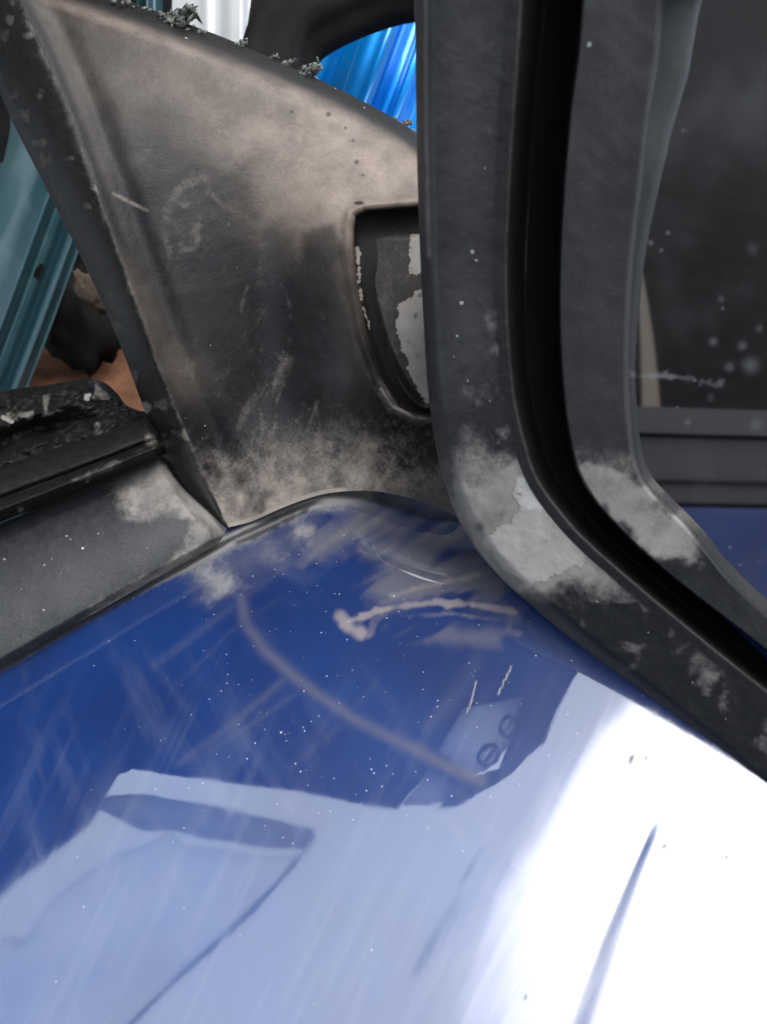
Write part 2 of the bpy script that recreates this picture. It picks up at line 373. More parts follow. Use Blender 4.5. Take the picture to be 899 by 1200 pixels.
pk = sdpoly(PX, PY, [(352, 640), (375, 590), (420, 560), (540, 560), (560, 625), (600, 680), (610, 730), (560, 715), (500, 712), (440, 715), (420, 690), (440, 665), (410, 645), (375, 660)])
panel = grid('outer_panel', P, M_BLUE, door, (du, spk, drk, tan_refl), face_cam=True)
sc = np.maximum(sstep(-50, 170, sdpoly(PX, PY, [(730, 740), (640, 890), (575, 990), (480, 1080), (390, 1300), (1300, 1300), (1300, 700)])), .03+.15*sstep(890, 1010, PY))
st = fbm(PX*.9+PY*.43, (PY*.9-PX*.43)*.07, 9, 4, 39)
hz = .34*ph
hz = np.maximum(hz, .75*sstep(-10, 24, pk+24*(nm-.5))*sstep(.38, .62, nl))  # reflection of the triangle base, painted as pale bands
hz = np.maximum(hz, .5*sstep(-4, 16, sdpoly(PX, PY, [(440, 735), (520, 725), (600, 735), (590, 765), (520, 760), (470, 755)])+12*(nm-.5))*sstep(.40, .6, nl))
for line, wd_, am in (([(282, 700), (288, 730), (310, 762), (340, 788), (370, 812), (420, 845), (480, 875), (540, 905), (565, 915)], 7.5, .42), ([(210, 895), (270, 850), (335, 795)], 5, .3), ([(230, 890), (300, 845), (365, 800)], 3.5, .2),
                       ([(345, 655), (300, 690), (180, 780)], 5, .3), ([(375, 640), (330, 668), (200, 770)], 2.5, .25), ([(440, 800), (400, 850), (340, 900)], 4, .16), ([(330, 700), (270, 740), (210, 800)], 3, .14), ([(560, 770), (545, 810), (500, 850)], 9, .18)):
    hz = np.maximum(hz, (am if am > .4 else am*.6)*gauss(segdist(PX, PY, line), wd_)*(.6+.7*fbm(PX, PY, 40, 3, 38)))  # faint reflected arcs and lines painted as pale strokes
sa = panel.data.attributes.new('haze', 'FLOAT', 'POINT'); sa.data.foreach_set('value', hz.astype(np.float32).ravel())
sa = panel.data.attributes.new('scuff', 'FLOAT', 'POINT'); sa.data.foreach_set('value', (sc*(.55+.9*(st-.3))).clip(0, 1).astype(np.float32).ravel())
sa = panel.data.attributes.new('hairline', 'FLOAT', 'POINT'); sa.data.foreach_set('value', ((st-.5)*sstep(700, 950, PY)).astype(np.float32).ravel())
# inner skin of the door, so that it has its thickness
ins = [(-.95, .05, .0), (-.95, .05, -.6), (.42, .05, -.6), (.42, .05, .0)]
slab('inner_skin', [(x, y, z-.012) for x, y, z in ins], (0, .012, 0), M_DARK, door)
slab('bottom_flange', [(-.95, -.19, -.585), (-.95, .062, -.6), (.42, .062, -.6), (.42, -.19, -.585)], (0, 0, -.004), M_DARK, door)

def panel_mirror(px, py):
    """point of the panel seen at a pixel and the direction it mirrors"""
    r = ray(px, py); lam = np.linspace(.05, .6, 6000); q = CAM+lam[:, None]*r
    zz = np.interp(-q[:, 1], o_, SILL_Z+z_); i = ((q[:, 2] < zz) & (q[:, 1] < .01)).argmax(); p = q[i]
    t = np.interp(-p[1], o_, T_ANG); n = np.array([0, -math.cos(t), math.sin(t)]); r = unit(r)
    return p, r-2*(r @ n)*n
def over(px, py, z):
    p, q = panel_mirror(px, py); return p+q*(z-p[2])/q[2]
# strips traced in view, then carried straight back along the door
def strip_px(lo, hi, nu, nv, P0, n, lift, right=None):
    g = coons(hi, lo, [hi[0], lo[0]], right or [hi[-1], lo[-1]], nu, nv)
    v = np.linspace(0, 1, nv)[:, None]
    Q = at_plane(g[..., 0], g[..., 1], P0, n, lift(v, g))
    return g, Q
def carry_back(Q, g, extra=.75, n=14):
    ext = np.linspace(extra, 0, n, endpoint=False)[None, :, None]*np.array([-1., 0, 0])
    E = Q[:, :1]+ext
    eg = np.repeat(g[:, :1], n, 1)-np.array([2000., 0])
    return np.concatenate([E, Q], 1), np.concatenate([eg, g], 1)

# waist trim
lo = [(-60, 818), (0, 783), (100, 725), (200, 668), (274, 627)]
hi = [(-60, 640), (0, 614), (80, 582), (150, 553), (196, 534)]
def lift_trim(v, g): return .004+.006*np.sin(np.clip(v, 0, 1)*np.pi)**.7*np.ones(g.shape[:2])-.006*sstep(.93, 1.0, v)-.002*sstep(.12, 0, v)+.0007*(fbm(g[..., 0], g[..., 1], 60, 3, 2)-.5)-.012*sstep(.94, 1., np.linspace(0, 1, g.shape[1]))[None]
g, Q = strip_px(lo, hi, 230, 110, (0, 0, SILL_Z), (0, -.62, .78), lift_trim, [(196, 534), (219, 570), (244, 599), (274, 627)])
Q, g = carry_back(Q, g)
gx_, gy_ = g[..., 0], g[..., 1]
du = .8*sstep(150, 235, gx_+60*(fbm(gx_, gy_, 45, 4, 21)-.5)-np.clip(gy_-560, 0, 200)*.0)*sstep(0, 50, 640-gy_+40*(fbm(gx_, gy_, 40, 3, 4)-.5)+.35*(gx_-220))
du = np.maximum(du, .5*sstep(40, 8, segdist(gx_, gy_, [(170, 555), (230, 560), (260, 600)])))
du = np.maximum(du, .16*sstep(60, 0, segdist(gx_, gy_, lo[1:])))
du = np.maximum(du, .6*sstep(7, 1, segdist(gx_, gy_, [(110, 722), (200, 668), (270, 628)])))
du = np.maximum(du, .55*sstep(26, 2, segdist(gx_, gy_, lo[1:])+34*(fbm(gx_, gy_, 24, 4, 24)-.45))*sstep(30, 160, gx_))
du = np.maximum(du, .40*sstep(30, 4, segdist(gx_, gy_, hi[1:])+40*(fbm(gx_, gy_, 30, 4, 25)-.45))*sstep(60, 170, gx_))
du = np.maximum(du, .62*sstep(-30, 22, sdpoly(gx_, gy_, [(135, 572), (196, 530), (219, 565), (250, 600), (280, 622), (212, 664), (226, 612), (150, 606)])+26*(fbm(gx_, gy_, 26, 4, 22)-.5))*(.6+.6*fbm(gx_, gy_, 10, 3, 23)))
clean = sdpoly(gx_, gy_, [(120, 615), (222, 607), (216, 630), (205, 655), (150, 690), (100, 700)])
du = du*(1-.75*sstep(-4, 8, clean+6*(fbm(gx_, gy_, 8, 3, 5)-.5)))
chip = sstep(14, 6, np.hypot((gx_-217), (gy_-653)*1.3))
for cx, cy in ((78, 628), (83, 632), (52, 662), (60, 655), (115, 625), (118, 645), (72, 672), (147, 622), (25, 690), (5, 655)):
    chip = np.maximum(chip, sstep(3.0, 1.4, np.hypot(gx_-cx, gy_-cy)))
grid('waist_trim', Q, M_TRIM, door, (du, chip*.5, .8*sstep(12, 0, segdist(gx_, gy_, hi[1:5]))))

# window seal: a rounded rubber bead above the trim
lo = [(-60, 640), (0, 612), (60, 588), (120, 563), (160, 546), (196, 531)]
hi = [(-60, 568), (0, 547), (60, 527), (120, 508), (150, 497), (179, 487)]
def lift_seal(v, g): return -.002+.010*np.sqrt(np.clip(1-(2*v-1)**2, 0, 1))+.004*gauss(v-.78, .1)-.003*gauss(v-.6, .07)+.0012*(fbm(g[..., 0], g[..., 1], 30, 4, 14)-.5)-.010*sstep(.95, 1., np.linspace(0, 1, g.shape[1]))[None]
g, Q = strip_px(lo, hi, 200, 60, (0, .012, SILL_Z+.022), (0, -.62, .78), lift_seal)
Q, g = carry_back(Q, g); gx_, gy_ = g[..., 0], g[..., 1]
du = .45*sstep(10, 2, segdist(gx_, gy_, [(60, 580), (110, 555), (180, 522)]))*sstep(.35, .7, fbm(gx_, gy_, 26, 4, 15))+.5*sstep(12, 3, np.hypot(gx_-176, gy_-515))+.4*sstep(7, 2, np.hypot(gx_-24, gy_-597))
grid('window_seal', Q, M_RUB, door, (du, du*0, du*0))

# crumpled inner weather seal with grit
lo = [(-60, 580), (0, 556), (60, 535), (120, 515), (185, 492)]
hi = [(-60, 470), (0, 458), (50, 452), (100, 444), (122, 448), (138, 462), (150, 476), (182, 486)]
g = coons(hi, lo, [hi[0], lo[0]], [hi[-1], lo[-1]], 190, 90); gx_, gy_ = g[..., 0], g[..., 1]
f = fbm(gx_, gy_*1.6, 46, 5, 41)
ridge = .006*gauss(segdist(gx_, gy_, [(0, 500), (60, 482), (105, 470)]), 12)+.004*gauss(segdist(gx_, gy_, [(0, 470), (60, 462), (112, 452), (135, 470)]), 9)-.007*gauss(segdist(gx_, gy_, [(0, 522), (40, 505), (62, 500)]), 12)
ridge += .004*gauss(segdist(gx_, gy_, [(62, 490), (66, 515), (60, 535)]), 8)
Q = at_plane(gx_, gy_, (0, .030, SILL_Z+.034), (0, -.55, .83), .020*(f-.5)+ridge-.002)
Q, g2 = carry_back(Q, g); gx_, gy_ = g2[..., 0], g2[..., 1]
du = .55*sstep(.55, .75, fbm(gx_, gy_, 20, 4, 43))*sstep(30, 8, segdist(gx_, gy_, [(0, 500), (55, 480), (110, 465), (120, 500)]))
pl = .6*sstep(5, 2.5, segdist(gx_, gy_, [(4, 489), (14, 494)]))+.8*sstep(9, 3, np.hypot(gx_-103, gy_-465))*sstep(.4, .6, fbm(gx_, gy_, 8, 3, 3))
grid('inner_weather_seal', Q, M_RUB, door, (du, pl, du*0))

# ---- mirror triangle (sail)
SAILN = (0, -math.cos(math.radians(17)), math.sin(math.radians(17))); SAIL0 = (0, .004, .004)
ridge_l = [(-15, -60), (22, 0), (45, 45), (75, 115), (110, 210), (150, 325), (185, 425), (220, 510), (248, 575), (268, 618)]
top_c = [(-15, -60), (60, -30), (120, -9), (165, 6), (215, 26), (260, 43), (300, 60), (340, 78), (380, 96), (430, 121), (470, 144), (500, 164), (545, 196)]
bot_c = [(268, 618), (295, 611), (322, 599), (355, 586), (385, 578), (430, 575), (470, 581), (505, 592), (535, 606), (575, 632)]
right_c = [(545, 196), (552, 330), (560, 480), (575, 632)]
g = coons(top_c, bot_c, ridge_l, right_c, 330, 400); gx_, gy_ = g[..., 0], g[..., 1]
INSET = [(414, 268), (417, 253), (428, 247), (490, 242), (560, 238), (570, 490), (505, 486), (487, 484), (468, 473), (448, 438), (431, 390), (420, 335), (414, 295)]
def dcurve(pts): return segdist(gx_, gy_, spline(pts, 60))
dt, dl, db = dcurve(top_c), dcurve(ridge_l), dcurve(bot_c)
sd_in = sdpoly(gx_, gy_, INSET)
h = -.013*np.clip(1-dt/42, 0, 1)**2.2
h += .0016*gauss(dl, 9)-.0016*gauss(dl-30, 14)
h += .020*np.clip(1-db/165, 0, 1)**2.2*sstep(250, 330, gx_)+.010*np.clip(1-db/120, 0, 1)**2*sstep(330, 250, gx_)
h += -.016*((gy_-300)/330)**2*(gy_ < 300)-.010*((gy_-300)/300)**2*(gy_ > 300)
h += .010*sstep(300, 412, gx_)*sstep(150, 260, gy_)*sstep(560, 440, gy_)
h += -.003*gauss(gx_-330, 80)*gauss(gy_-430, 140)
h += .0016*gauss(sd_in+7, 6)*(sd_in < 6)-.0095*sstep(-1.5, 4.5, sd_in)
# handling marks: soft dents and a smeared ring
h += .0022*(fbm(gx_, gy_, 120, 3, 51)-.5)+.0003*(fbm(gx_, gy_, 26, 4, 52)-.5)*sstep(60, 140, gy_)
Q = at_plane(gx_, gy_, SAIL0, SAILN, h)
nA, nB, nC = fbm(gx_, gy_, 40, 5, 61), fbm(gx_, gy_, 110, 4, 62), fbm(gx_, gy_, 16, 4, 63)
fib = fbm(gx_+.25*gy_, gy_*.45, 11, 4, 67)
du = .29*sstep(110, 5, db+75*(nA-.5)+50*(fib-.5))*sstep(520, 420, gx_)+.26*sstep(190, 60, db+80*(nA-.5)+60*(fib-.5))
du *= .35+.65*nC+.6*fib*sstep(.3, .6, nA)
fb = 40*(nB-.5)+22*(nA-.5)
painted_sheen = sstep(250, 40, gy_-.62*(gx_-110)+2.2*fb)*sstep(6, 34, dt)*sstep(4, 22, dl+.4*fb)  # warm sheen of the upper triangle, painted as lighter plastic
painted_sheen *= 1-.85*sstep(-30, 60, sdpoly(gx_, gy_, [(105, 130), (200, 120), (270, 190), (300, 260), (320, 420), (120, 420)])+1.6*fb)
painted_sheen = painted_sheen*(1-.9*sstep(0, 110, gy_-255+.25*(330-gx_)+1.5*fb))
painted_sheen = np.maximum(painted_sheen, .55*gauss(gx_-398-.12*(gy_-250), 15)*sstep(470, 330, gy_)*sstep(225, 255, gy_)*(sd_in < -1))
painted_sheen = np.maximum(painted_sheen*(.34+.66*sstep(120, 430, gx_)), .28*gauss(dl-16, 7)*sstep(420, 20, gy_))
painted_sheen = np.maximum(painted_sheen, .22*gauss(segdist(gx_, gy_, [(140, 330), (185, 400), (215, 440)]), 34)*(.5+nA))
ringd = np.abs(np.hypot((gx_-238)*.95, (gy_-265)*.75)-42)
du = np.maximum(du, .30*gauss(ringd, 9)*sstep(.35, .6, nA)*(gy_ > 200))
arc1 = [(195, 228), (215, 240), (232, 238), (245, 222), (258, 240), (280, 246), (291, 258)]
du = np.maximum(du, .36*gauss(segdist(gx_, gy_, arc1)+7*(nA-.5), 6)*(.2+1.1*nC))
du = np.maximum(du, .42*gauss(segdist(gx_, gy_, [(133, 226), (150, 236), (172, 246)]), 3.5)+.34*gauss(segdist(gx_, gy_, [(150, 200), (165, 186), (175, 176)]), 7)*nC*1.6)
du = np.maximum(du, .30*sdpoly(gx_, gy_, [(185, 250), (250, 240), (240, 300), (205, 310)]).clip(0, 12)/12*(.3+nC))
streak = fbm(gx_*.9+gy_*.35, gy_*.14-gx_*.1, 12, 3, 66)
du = np.maximum(du, .30*sstep(.45, .80, streak)*sstep(0, 25, sdpoly(gx_, gy_, [(225, 330), (310, 330), (400, 480), (400, 560), (240, 560), (200, 430)])))
for q, wd in (([(290, 335), (282, 360), (284, 372)], 3), ([(360, 480), (410, 473)], 1.2), ([(325, 415), (332, 425), (322, 440)], 2), ([(345, 500), (335, 530), (352, 540), (370, 560)], 4), ([(330, 330), (340, 360)], 3), ([(378, 540), (365, 575)], 5), ([(305, 480), (310, 520)], 4)):
    du = np.maximum(du, .34*gauss(segdist(gx_, gy_, q)+6*(nA-.5), wd*1.6)*(.2+1.1*nC))
du = np.maximum(du, .85*gauss(segdist(gx_, gy_, [(446, 455), (460, 476), (480, 486)]), 2.6)*(.6+.6*nC))
du = np.maximum(du, .40*sstep(26, 6, sd_in*-1)*sstep(-2, -4, sd_in)*sstep(400, 470, gy_+40*(nA-.5)))
du = np.maximum(du, .8*sstep(9, 2, db)*sstep(430, 395, gx_))
pal = np.zeros_like(gx_)
for k_ in range(46):
    cx, cy = RNG.uniform(60, 500), RNG.uniform(30, 600); pal = np.maximum(pal, (np.hypot(gx_-cx, gy_-cy) < RNG.uniform(.9, 1.5))*.5)
fl = segdist(gx_, gy_, [(419, 292), (421, 320), (424, 350)]); nF = fbm(gx_, gy_, 5, 3, 64); pal = np.maximum(pal, .62*sstep(4.0, 1.2, fl+8*(nF-.5)))
fl = segdist(gx_, gy_, [(424, 350), (430, 375), (437, 398), (441, 408)]); pal = np.maximum(pal, .58*sstep(2.6, .6, fl+9*(nF-.45)))
dk = .75*sstep(0, 30, sdpoly(gx_, gy_, [(170, 300), (230, 330), (280, 350), (275, 420), (215, 430), (180, 360)])+30*(nA-.5))*.6
dk = np.maximum(dk, .7*sstep(2, 20, sdpoly(gx_, gy_, [(340, 260), (400, 250), (405, 330), (420, 400), (440, 460), (400, 520), (330, 440)])+40*(nA-.5))*.7)
dk = np.maximum(dk, .95*sstep(-1, 3, sd_in)*(pal < .3))  # shade of the recess painted dark
dk = np.maximum(dk, .6*sstep(14, 2, db)*sstep(430, 470, gx_))
dk = np.maximum(dk, .7*gauss(segdist(gx_, gy_, [(333, 375), (330, 400)]), 5))
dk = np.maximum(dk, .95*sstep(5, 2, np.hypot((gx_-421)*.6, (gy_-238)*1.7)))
for cx, cy, r in ((385, 134, 2.5), (418, 190, 2.4), (414, 165, 1.8), (405, 150, 1.6), (342, 131, 1.8), (425, 205, 1.6)):
    dk = np.maximum(dk, .75*sstep(r*1.6, r*.6, np.hypot(gx_-cx, gy_-cy)))
dk = np.maximum(dk, .7*sstep(20, 9, dt+4*(nA-.5)))  # dark side of the rolled top edge painted in
du = du*sstep(4, 22, dt)
painted_sheen = np.maximum(painted_sheen, .8*gauss(dt-30, 9)*sstep(20, 70, gx_))*(1-dk*.8)  # highlight line along the top edge, painted with the sheen
wx = gx_+46*(fbm(gx_, gy_, 60, 3, 141)-.5); wy = gy_+46*(fbm(gx_, gy_, 60, 3, 142)-.5)
rn = 1-np.abs(2*fbm(wx*.9+wy*.3, wy*.55-wx*.2, 42, 4, 143)-1); rn2 = 1-np.abs(2*fbm(wx, wy*.5, 18, 4, 144)-1)
zone = sstep(0, 50, sdpoly(gx_, gy_, [(110, 170), (330, 160), (400, 320), (440, 520), (250, 560), (170, 400)])+30*(nA-.5))
du = np.maximum(du, zone*(.07*sstep(.55, .98, rn)+.10*sstep(.66, .99, rn2)+.03)*(.5+.9*nC))
dk = np.maximum(dk, zone*.75*sstep(.50, .72, fbm(wx, wy*.8, 70, 5, 151)))
sail = grid('mirror_triangle', Q, M_SAIL, door, (du, pal, dk, painted_sheen))
# rear bevel: the side face that turns in to the window, and the rolled top lip
sil = [(-70, -60), (-30, 30), (8, 128), (60, 232), (100, 312), (140, 402), (172, 488), (190, 532), (214, 572), (262, 616)]
rl = spline(ridge_l, 320); sl = spline(sil, 320); v = np.linspace(0, 1, 46)[:, None, None]
g = rl[None]*(1-v)+sl[None]*v; gx_, gy_ = g[..., 0], g[..., 1]; vv = v[..., 0]
hr = np.interp(np.linspace(0, 1, 320), np.linspace(0, 1, 400), h[:, 0])[None]
hb = hr-.016*vv**1.3*(1-.9*sstep(440, 600, gy_))+.0012*np.sin(np.clip(vv*1.15, 0, 1)*np.pi)-.004*sstep(.85, 1, vv)+.0006*(fbm(gx_, gy_, 30, 3, 71)-.5)
Q = at_plane(gx_, gy_, SAIL0, SAILN, hb)
bd = .5*gauss(vv-.0, .12)*(.4+.6*fbm(gx_, gy_, 26, 4, 72))+.35*sstep(.6, .8, fbm(gx_, gy_, 18, 4, 73))+.5*sstep(12, 3, np.hypot(gx_-170, gy_-478))
grid('rear_bevel', Q, M_RUB, sail, (bd, bd*0, bd*0))
tl = spline(top_c, 300); v = np.linspace(0, 1, 14)[:, None, None]
g = np.repeat(tl[None], 14, 0)+v*np.array([0, 6.]); hr = h[0][None][:, np.round(np.linspace(0, 329, 300)).astype(int)]
Q = at_plane(g[..., 0], g[..., 1], SAIL0, SAILN, hr-.020*v[..., 0]**.7)
z0 = np.zeros(g.shape[:2]); grid('top_lip', Q, M_SAIL, sail, (z0+.25+.5*sstep(.45, .7, fbm(g[..., 0], g[..., 1]*2, 14, 4, 161)), z0, z0))
g = coons(top_c, bot_c, sil, right_c, 30, 30)
Q = at_plane(g[..., 0]*.97+9, g[..., 1]*.97+12, SAIL0, SAILN, -.034)
grid('back_plate', Q, M_DARK, sail)
# mount plate in the recess
g = coons([(424, 268), (455, 264), (500, 262), (556, 260)], [(489, 475), (500, 478), (530, 480), (562, 482)],
          [(424, 268), (424, 300), (430, 342), (441, 387), (457, 428), (474, 458), (489, 475)], [(556, 260), (560, 380), (562, 482)], 110, 170)
gx_, gy_ = g[..., 0], g[..., 1]
hb = .0075-.003*np.clip(1-(gx_-420)/60, 0, 1)**2-.0035*sstep(12, 0, segdist(gx_, gy_, [(424, 268), (424, 300), (430, 342), (441, 387), (457, 428), (474, 458), (489, 475)]))-.004*sstep(20, 0, gy_-262)
Q = at_plane(gx_, gy_, SAIL0, SAILN, hb-.0055)
nC = fbm(gx_, gy_, 14, 4, 81)
p1 = sdpoly(gx_, gy_, [(478, 268), (500, 262), (500, 322), (477, 324), (479, 300)]); p2 = sdpoly(gx_, gy_, [(464, 357), (474, 352), (488, 338), (520, 335), (520, 480), (498, 470), (484, 455), (474, 430), (468, 400), (461, 385)])
nD = fbm(gx_, gy_, 5, 4, 82)
pal = np.maximum(sstep(-3, 4, p1+8*(nC-.5)+7*(nD-.5)), sstep(-3, 4, p2+8*(nC-.5)+7*(nD-.5)))*.62+.3*(nC-.5)*(p2 > 3)
grid('mount_plate', Q, M_PLATE, sail, (.25*nC+.2*sstep(60, 20, gx_-424)*nC, pal, sstep(14, 2, gy_-262)*.8))

# ---- wing mirror
MN = unit((-.80, -.48, .34))
MP = at(660, 350, .19)
C0 = [(487, -60), (487, 60), (488, 150), (490, 230), (493, 310), (497, 385), (502, 460), (511, 525), (527, 585), (550, 632), (582, 672), (640, 725), (700, 774), (800, 853), (899, 935), (1010, 1020), (1150, 1080), (1290, 1010), (1360, 820), (1370, 560), (1340, 250), (1240, -20), (1080, -210), (860, -300), (650, -280), (520, -190)]
C1 = [(644, -60), (634, 60), (626, 150), (620, 230), (616, 310), (617, 385), (624, 460), (637, 515), (652, 556), (684, 598), (716, 631), (754, 664), (796, 700), (853, 747), (920, 800), (1010, 878), (1130, 930), (1240, 870), (1290, 760), (1295, 540), (1265, 270), (1180, 40), (1050, -120), (870, -190), (720, -180), (640, -130)]
C2 = [(687, -60), (674, 60), (664, 140), (657, 225), (653, 310), (653, 385), (657, 455), (664, 508), (676, 553), (698, 590), (726, 622), (764, 658), (806, 692), (860, 733), (920, 780), (1005, 842), (1100, 878), (1195, 830), (1240, 730), (1245, 530), (1215, 285), (1140, 80), (1025, -60), (880, -125), (775, -130), (710, -105)]
C3 = [(783, -60), (774, 60), (763, 130), (753, 215), (743, 300), (738, 380), (737, 440), (740, 500), (747, 545), (760, 572), (785, 597), (815, 628), (850, 672), (890, 712), (940, 752), (1005, 795), (1080, 820), (1150, 780), (1185, 700), (1190, 525), (1165, 300), (1100, 120), (1000, 0), (890, -60), (830, -80), (795, -75)]
L0, L1, L2, L3 = [pspline(c, 46, True) for c in (C0, C1, C2, C3)]
L0, L1, L2, L3 = [np.vstack([l, l[:1]]) for l in (L0, L1, L2, L3)]
def band(a, b, m, lift, e=1.0):
    v = np.linspace(0, 1, m)[:, None, None]; g = a[None]*(1-v)+b[None]*v
    return g, at_plane(g[..., 0], g[..., 1], MP, MN, lift(v[..., 0], g))
def lift_face(v, g):
    return -.010*np.clip(1-v/.17, 0, 1)**2-.003*v-.019*sstep(.80, 1.0, v)**1.3+.0012*(fbm(g[..., 0], g[..., 1], 90, 3, 91)-.5)+.0004*(fbm(g[..., 0], g[..., 1], 14, 4, 92)-.5)
g1, Q1 = band(L0, L1, 70, lift_face)
g2, Q2 = band(L1, L2, 36, lambda v, g: -.022-.013*v)
# bowl behind the face
ctr = Q1[0].mean(0); fwd = -MN
depths = np.linspace(0, 1, 40); rows = []
for q in depths[1:]:
    k_ = math.sqrt(max(1-q**2.6, 0))*.97+.0; rows.append(ctr+(Q1[0]-ctr)*max(k_, .0)+fwd*(.085*q))
Q = np.concatenate([np.array(rows)[::-1], Q1, Q2[1:]], 0)
gb = np.concatenate([np.full((39,)+g1.shape[1:], -5000.), g1, g2[1:]], 0); gx_, gy_ = gb[..., 0], gb[..., 1]
nA, nB, nC = fbm(gx_, gy_, 40, 5, 101), fbm(gx_, gy_, 120, 4, 102), fbm(gx_, gy_, 14, 4, 103)
vis = gx_ > -4000
base_du = .03+.05*nA*sstep(.5, .8, nB)
painted_sheen = np.where(vis, .17*gauss(gx_-548, 34)*sstep(560, 380, gy_)*(.75+.5*nB)+.10*sstep(700, 500, gy_)*nB, 0)  # soft upright highlight painted on the shell face
cd_ = sdpoly(gx_, gy_, [(518, 540), (545, 500), (590, 540), (650, 560), (700, 620), (735, 660), (720, 690), (640, 695), (585, 690), (545, 640), (525, 590)])
du = np.maximum(base_du, .80*sstep(-40, 25, cd_+44*(nA-.5))*(.5+.7*nC)*sstep(440, 570, gy_))
du = np.maximum(du, .55*gauss(segdist(gx_, gy_, [(572, 330), (576, 370), (582, 405), (592, 435), (606, 462), (618, 490), (626, 530)])+34*(nA-.45), 15)*(.1+1.3*nC)*sstep(300, 420, gy_))
du = np.maximum(du, .34*sstep(.56, .74, fbm(gx_, gy_, 30, 5, 105))*sstep(330, 520, gy_))
du = np.maximum(du, .35*sstep(.55, .75, nA)*sstep(640, 700, gy_)*sstep(40, 0, gx_-900))
du = np.maximum(du, .55*gauss(segdist(gx_, gy_, [(499, -60), (499, 100), (501, 230), (503, 300)]), 4)*.8)  # tan highlight of the left edge, painted through the dust mask
pl = sdpoly(gx_, gy_, [(590, 556), (605, 545), (632, 550), (655, 575), (690, 610), (728, 655), (722, 675), (690, 668), (640, 690), (600, 692), (572, 672), (553, 640), (556, 620), (590, 612), (596, 585)])
nE = fbm(gx_, gy_, 9, 4, 104)
pale = sstep(-8, 14, pl+30*(nA-.5)+22*(nC-.5)+14*(nE-.5))*np.maximum(.56+.14*nC, .9*sstep(-6, 10, sdpoly(gx_, gy_, [(592, 560), (605, 545), (632, 550), (655, 580), (640, 600), (600, 600)])+24*(nC-.5))+.5*sstep(14, 3, segdist(gx_, gy_, [(728, 655), (722, 675), (700, 672)])))
du = np.maximum(du, 1.0*sstep(-14, 6, pl+20*(nA-.5)))
pale = np.maximum(pale, .5*sstep(-2, 10, sdpoly(gx_, gy_, [(600, 500), (625, 490), (632, 520), (622, 545), (605, 535)])+18*(nC-.5)))
for cx, cy, r in ((541, 355, 3.4), (558, 305, 2.4), (608, 252, 2.6), (700, 302, 2.4), (532, 418, 1.6), (569, 197, 1.5), (516, 266, 1.4), (548, 446, 1.8), (574, 470, 1.5), (700, 705, 1.8), (812, 800, 2), (760, 742, 1.6), (850, 842, 1.8)): pale = np.maximum(pale, .9*sstep(r, r*.5, np.hypot(gx_-cx, gy_-cy)))
dk = .85*sstep(-2, 6, sdpoly(gx_, gy_, [(730, 685), (760, 680), (775, 695), (765, 708), (740, 705)])+10*(nC-.5))+.6*sstep(8, 2, np.hypot(gx_-562, gy_-618))+.7*sstep(7, 2, np.hypot(gx_-656, gy_-686))
nrow = gb.shape[0]; grv = np.zeros(gb.shape[:2]); grv[39+44:, :] = np.linspace(0, .95, 12).tolist()[-1]; grv[39+44:39+56, :] = np.linspace(0, .95, 12)[:, None]  # shade inside the groove painted dark
dk = np.maximum(np.where(vis, dk, 0), grv*sstep(-40, 25, 30-cd_))
du = np.where(vis, du, .15); pale = np.where(vis, pale, 0)*(grv < .5)
mir = grid('wing_mirror', Q, M_SHELL, door, (du*(grv < .5), pale, dk, painted_sheen*(grv < .3)), face_cam=False)
# bezel ring
def lift_bez(v, g): return -.035+.0345*sstep(0, .06, v)-.002*v-.0025*sstep(.93, 1, v)+.0008*(fbm(g[..., 0], g[..., 1], 60, 3, 111)-.5)
g3, Q3 = band(L2, L3, 64, lift_bez)
wl = at_plane(L3[None, :, 0]+0*np.linspace(0, 1, 6)[:, None], L3[None, :, 1]+0*np.linspace(0, 1, 6)[:, None], MP, MN, -.0058-.020*np.linspace(.05, 1, 6)[:, None]+0*L3[None, :, 0])
Q3 = np.concatenate([Q3, wl], 0); g3 = np.concatenate([g3, np.repeat(L3[None], 6, 0)], 0); gx_, gy_ = g3[..., 0], g3[..., 1]
nA, nC = fbm(gx_, gy_, 40, 5, 121), fbm(gx_, gy_, 14, 4, 122)
bz = sdpoly(gx_, gy_, [(655, 530), (735, 500), (760, 572), (800, 590), (822, 640), (815, 665), (760, 655), (700, 610), (672, 560)])
bz2 = sdpoly(gx_, gy_, [(664, 560), (690, 535), (735, 548), (775, 585), (812, 612), (822, 640), (815, 664), (770, 655), (715, 612), (680, 585)])
du = np.maximum(.04+.05*nC, np.maximum(.5*sstep(-30, 25, bz+40*(nA-.5))*(.5+.6*nC)*sstep(470, 570, gy_), .70*sstep(-10, 14, bz2+26*(nA-.5)+14*(nC-.5))*(.6+.7*nC)))
greyb = (.05+.18*fbm(gx_, gy_*.35, 60, 3, 124))*sstep(640, 560, gy_)  # uneven lighter grey over the upper bezel
du = np.where(gx_ > 830, .06, du)
grid('bezel', Q3, M_SHELL, mir, (du, .4*sstep(8, 20, bz+10*(nC-.5))*sstep(.6, .75, nA), du*0, greyb))
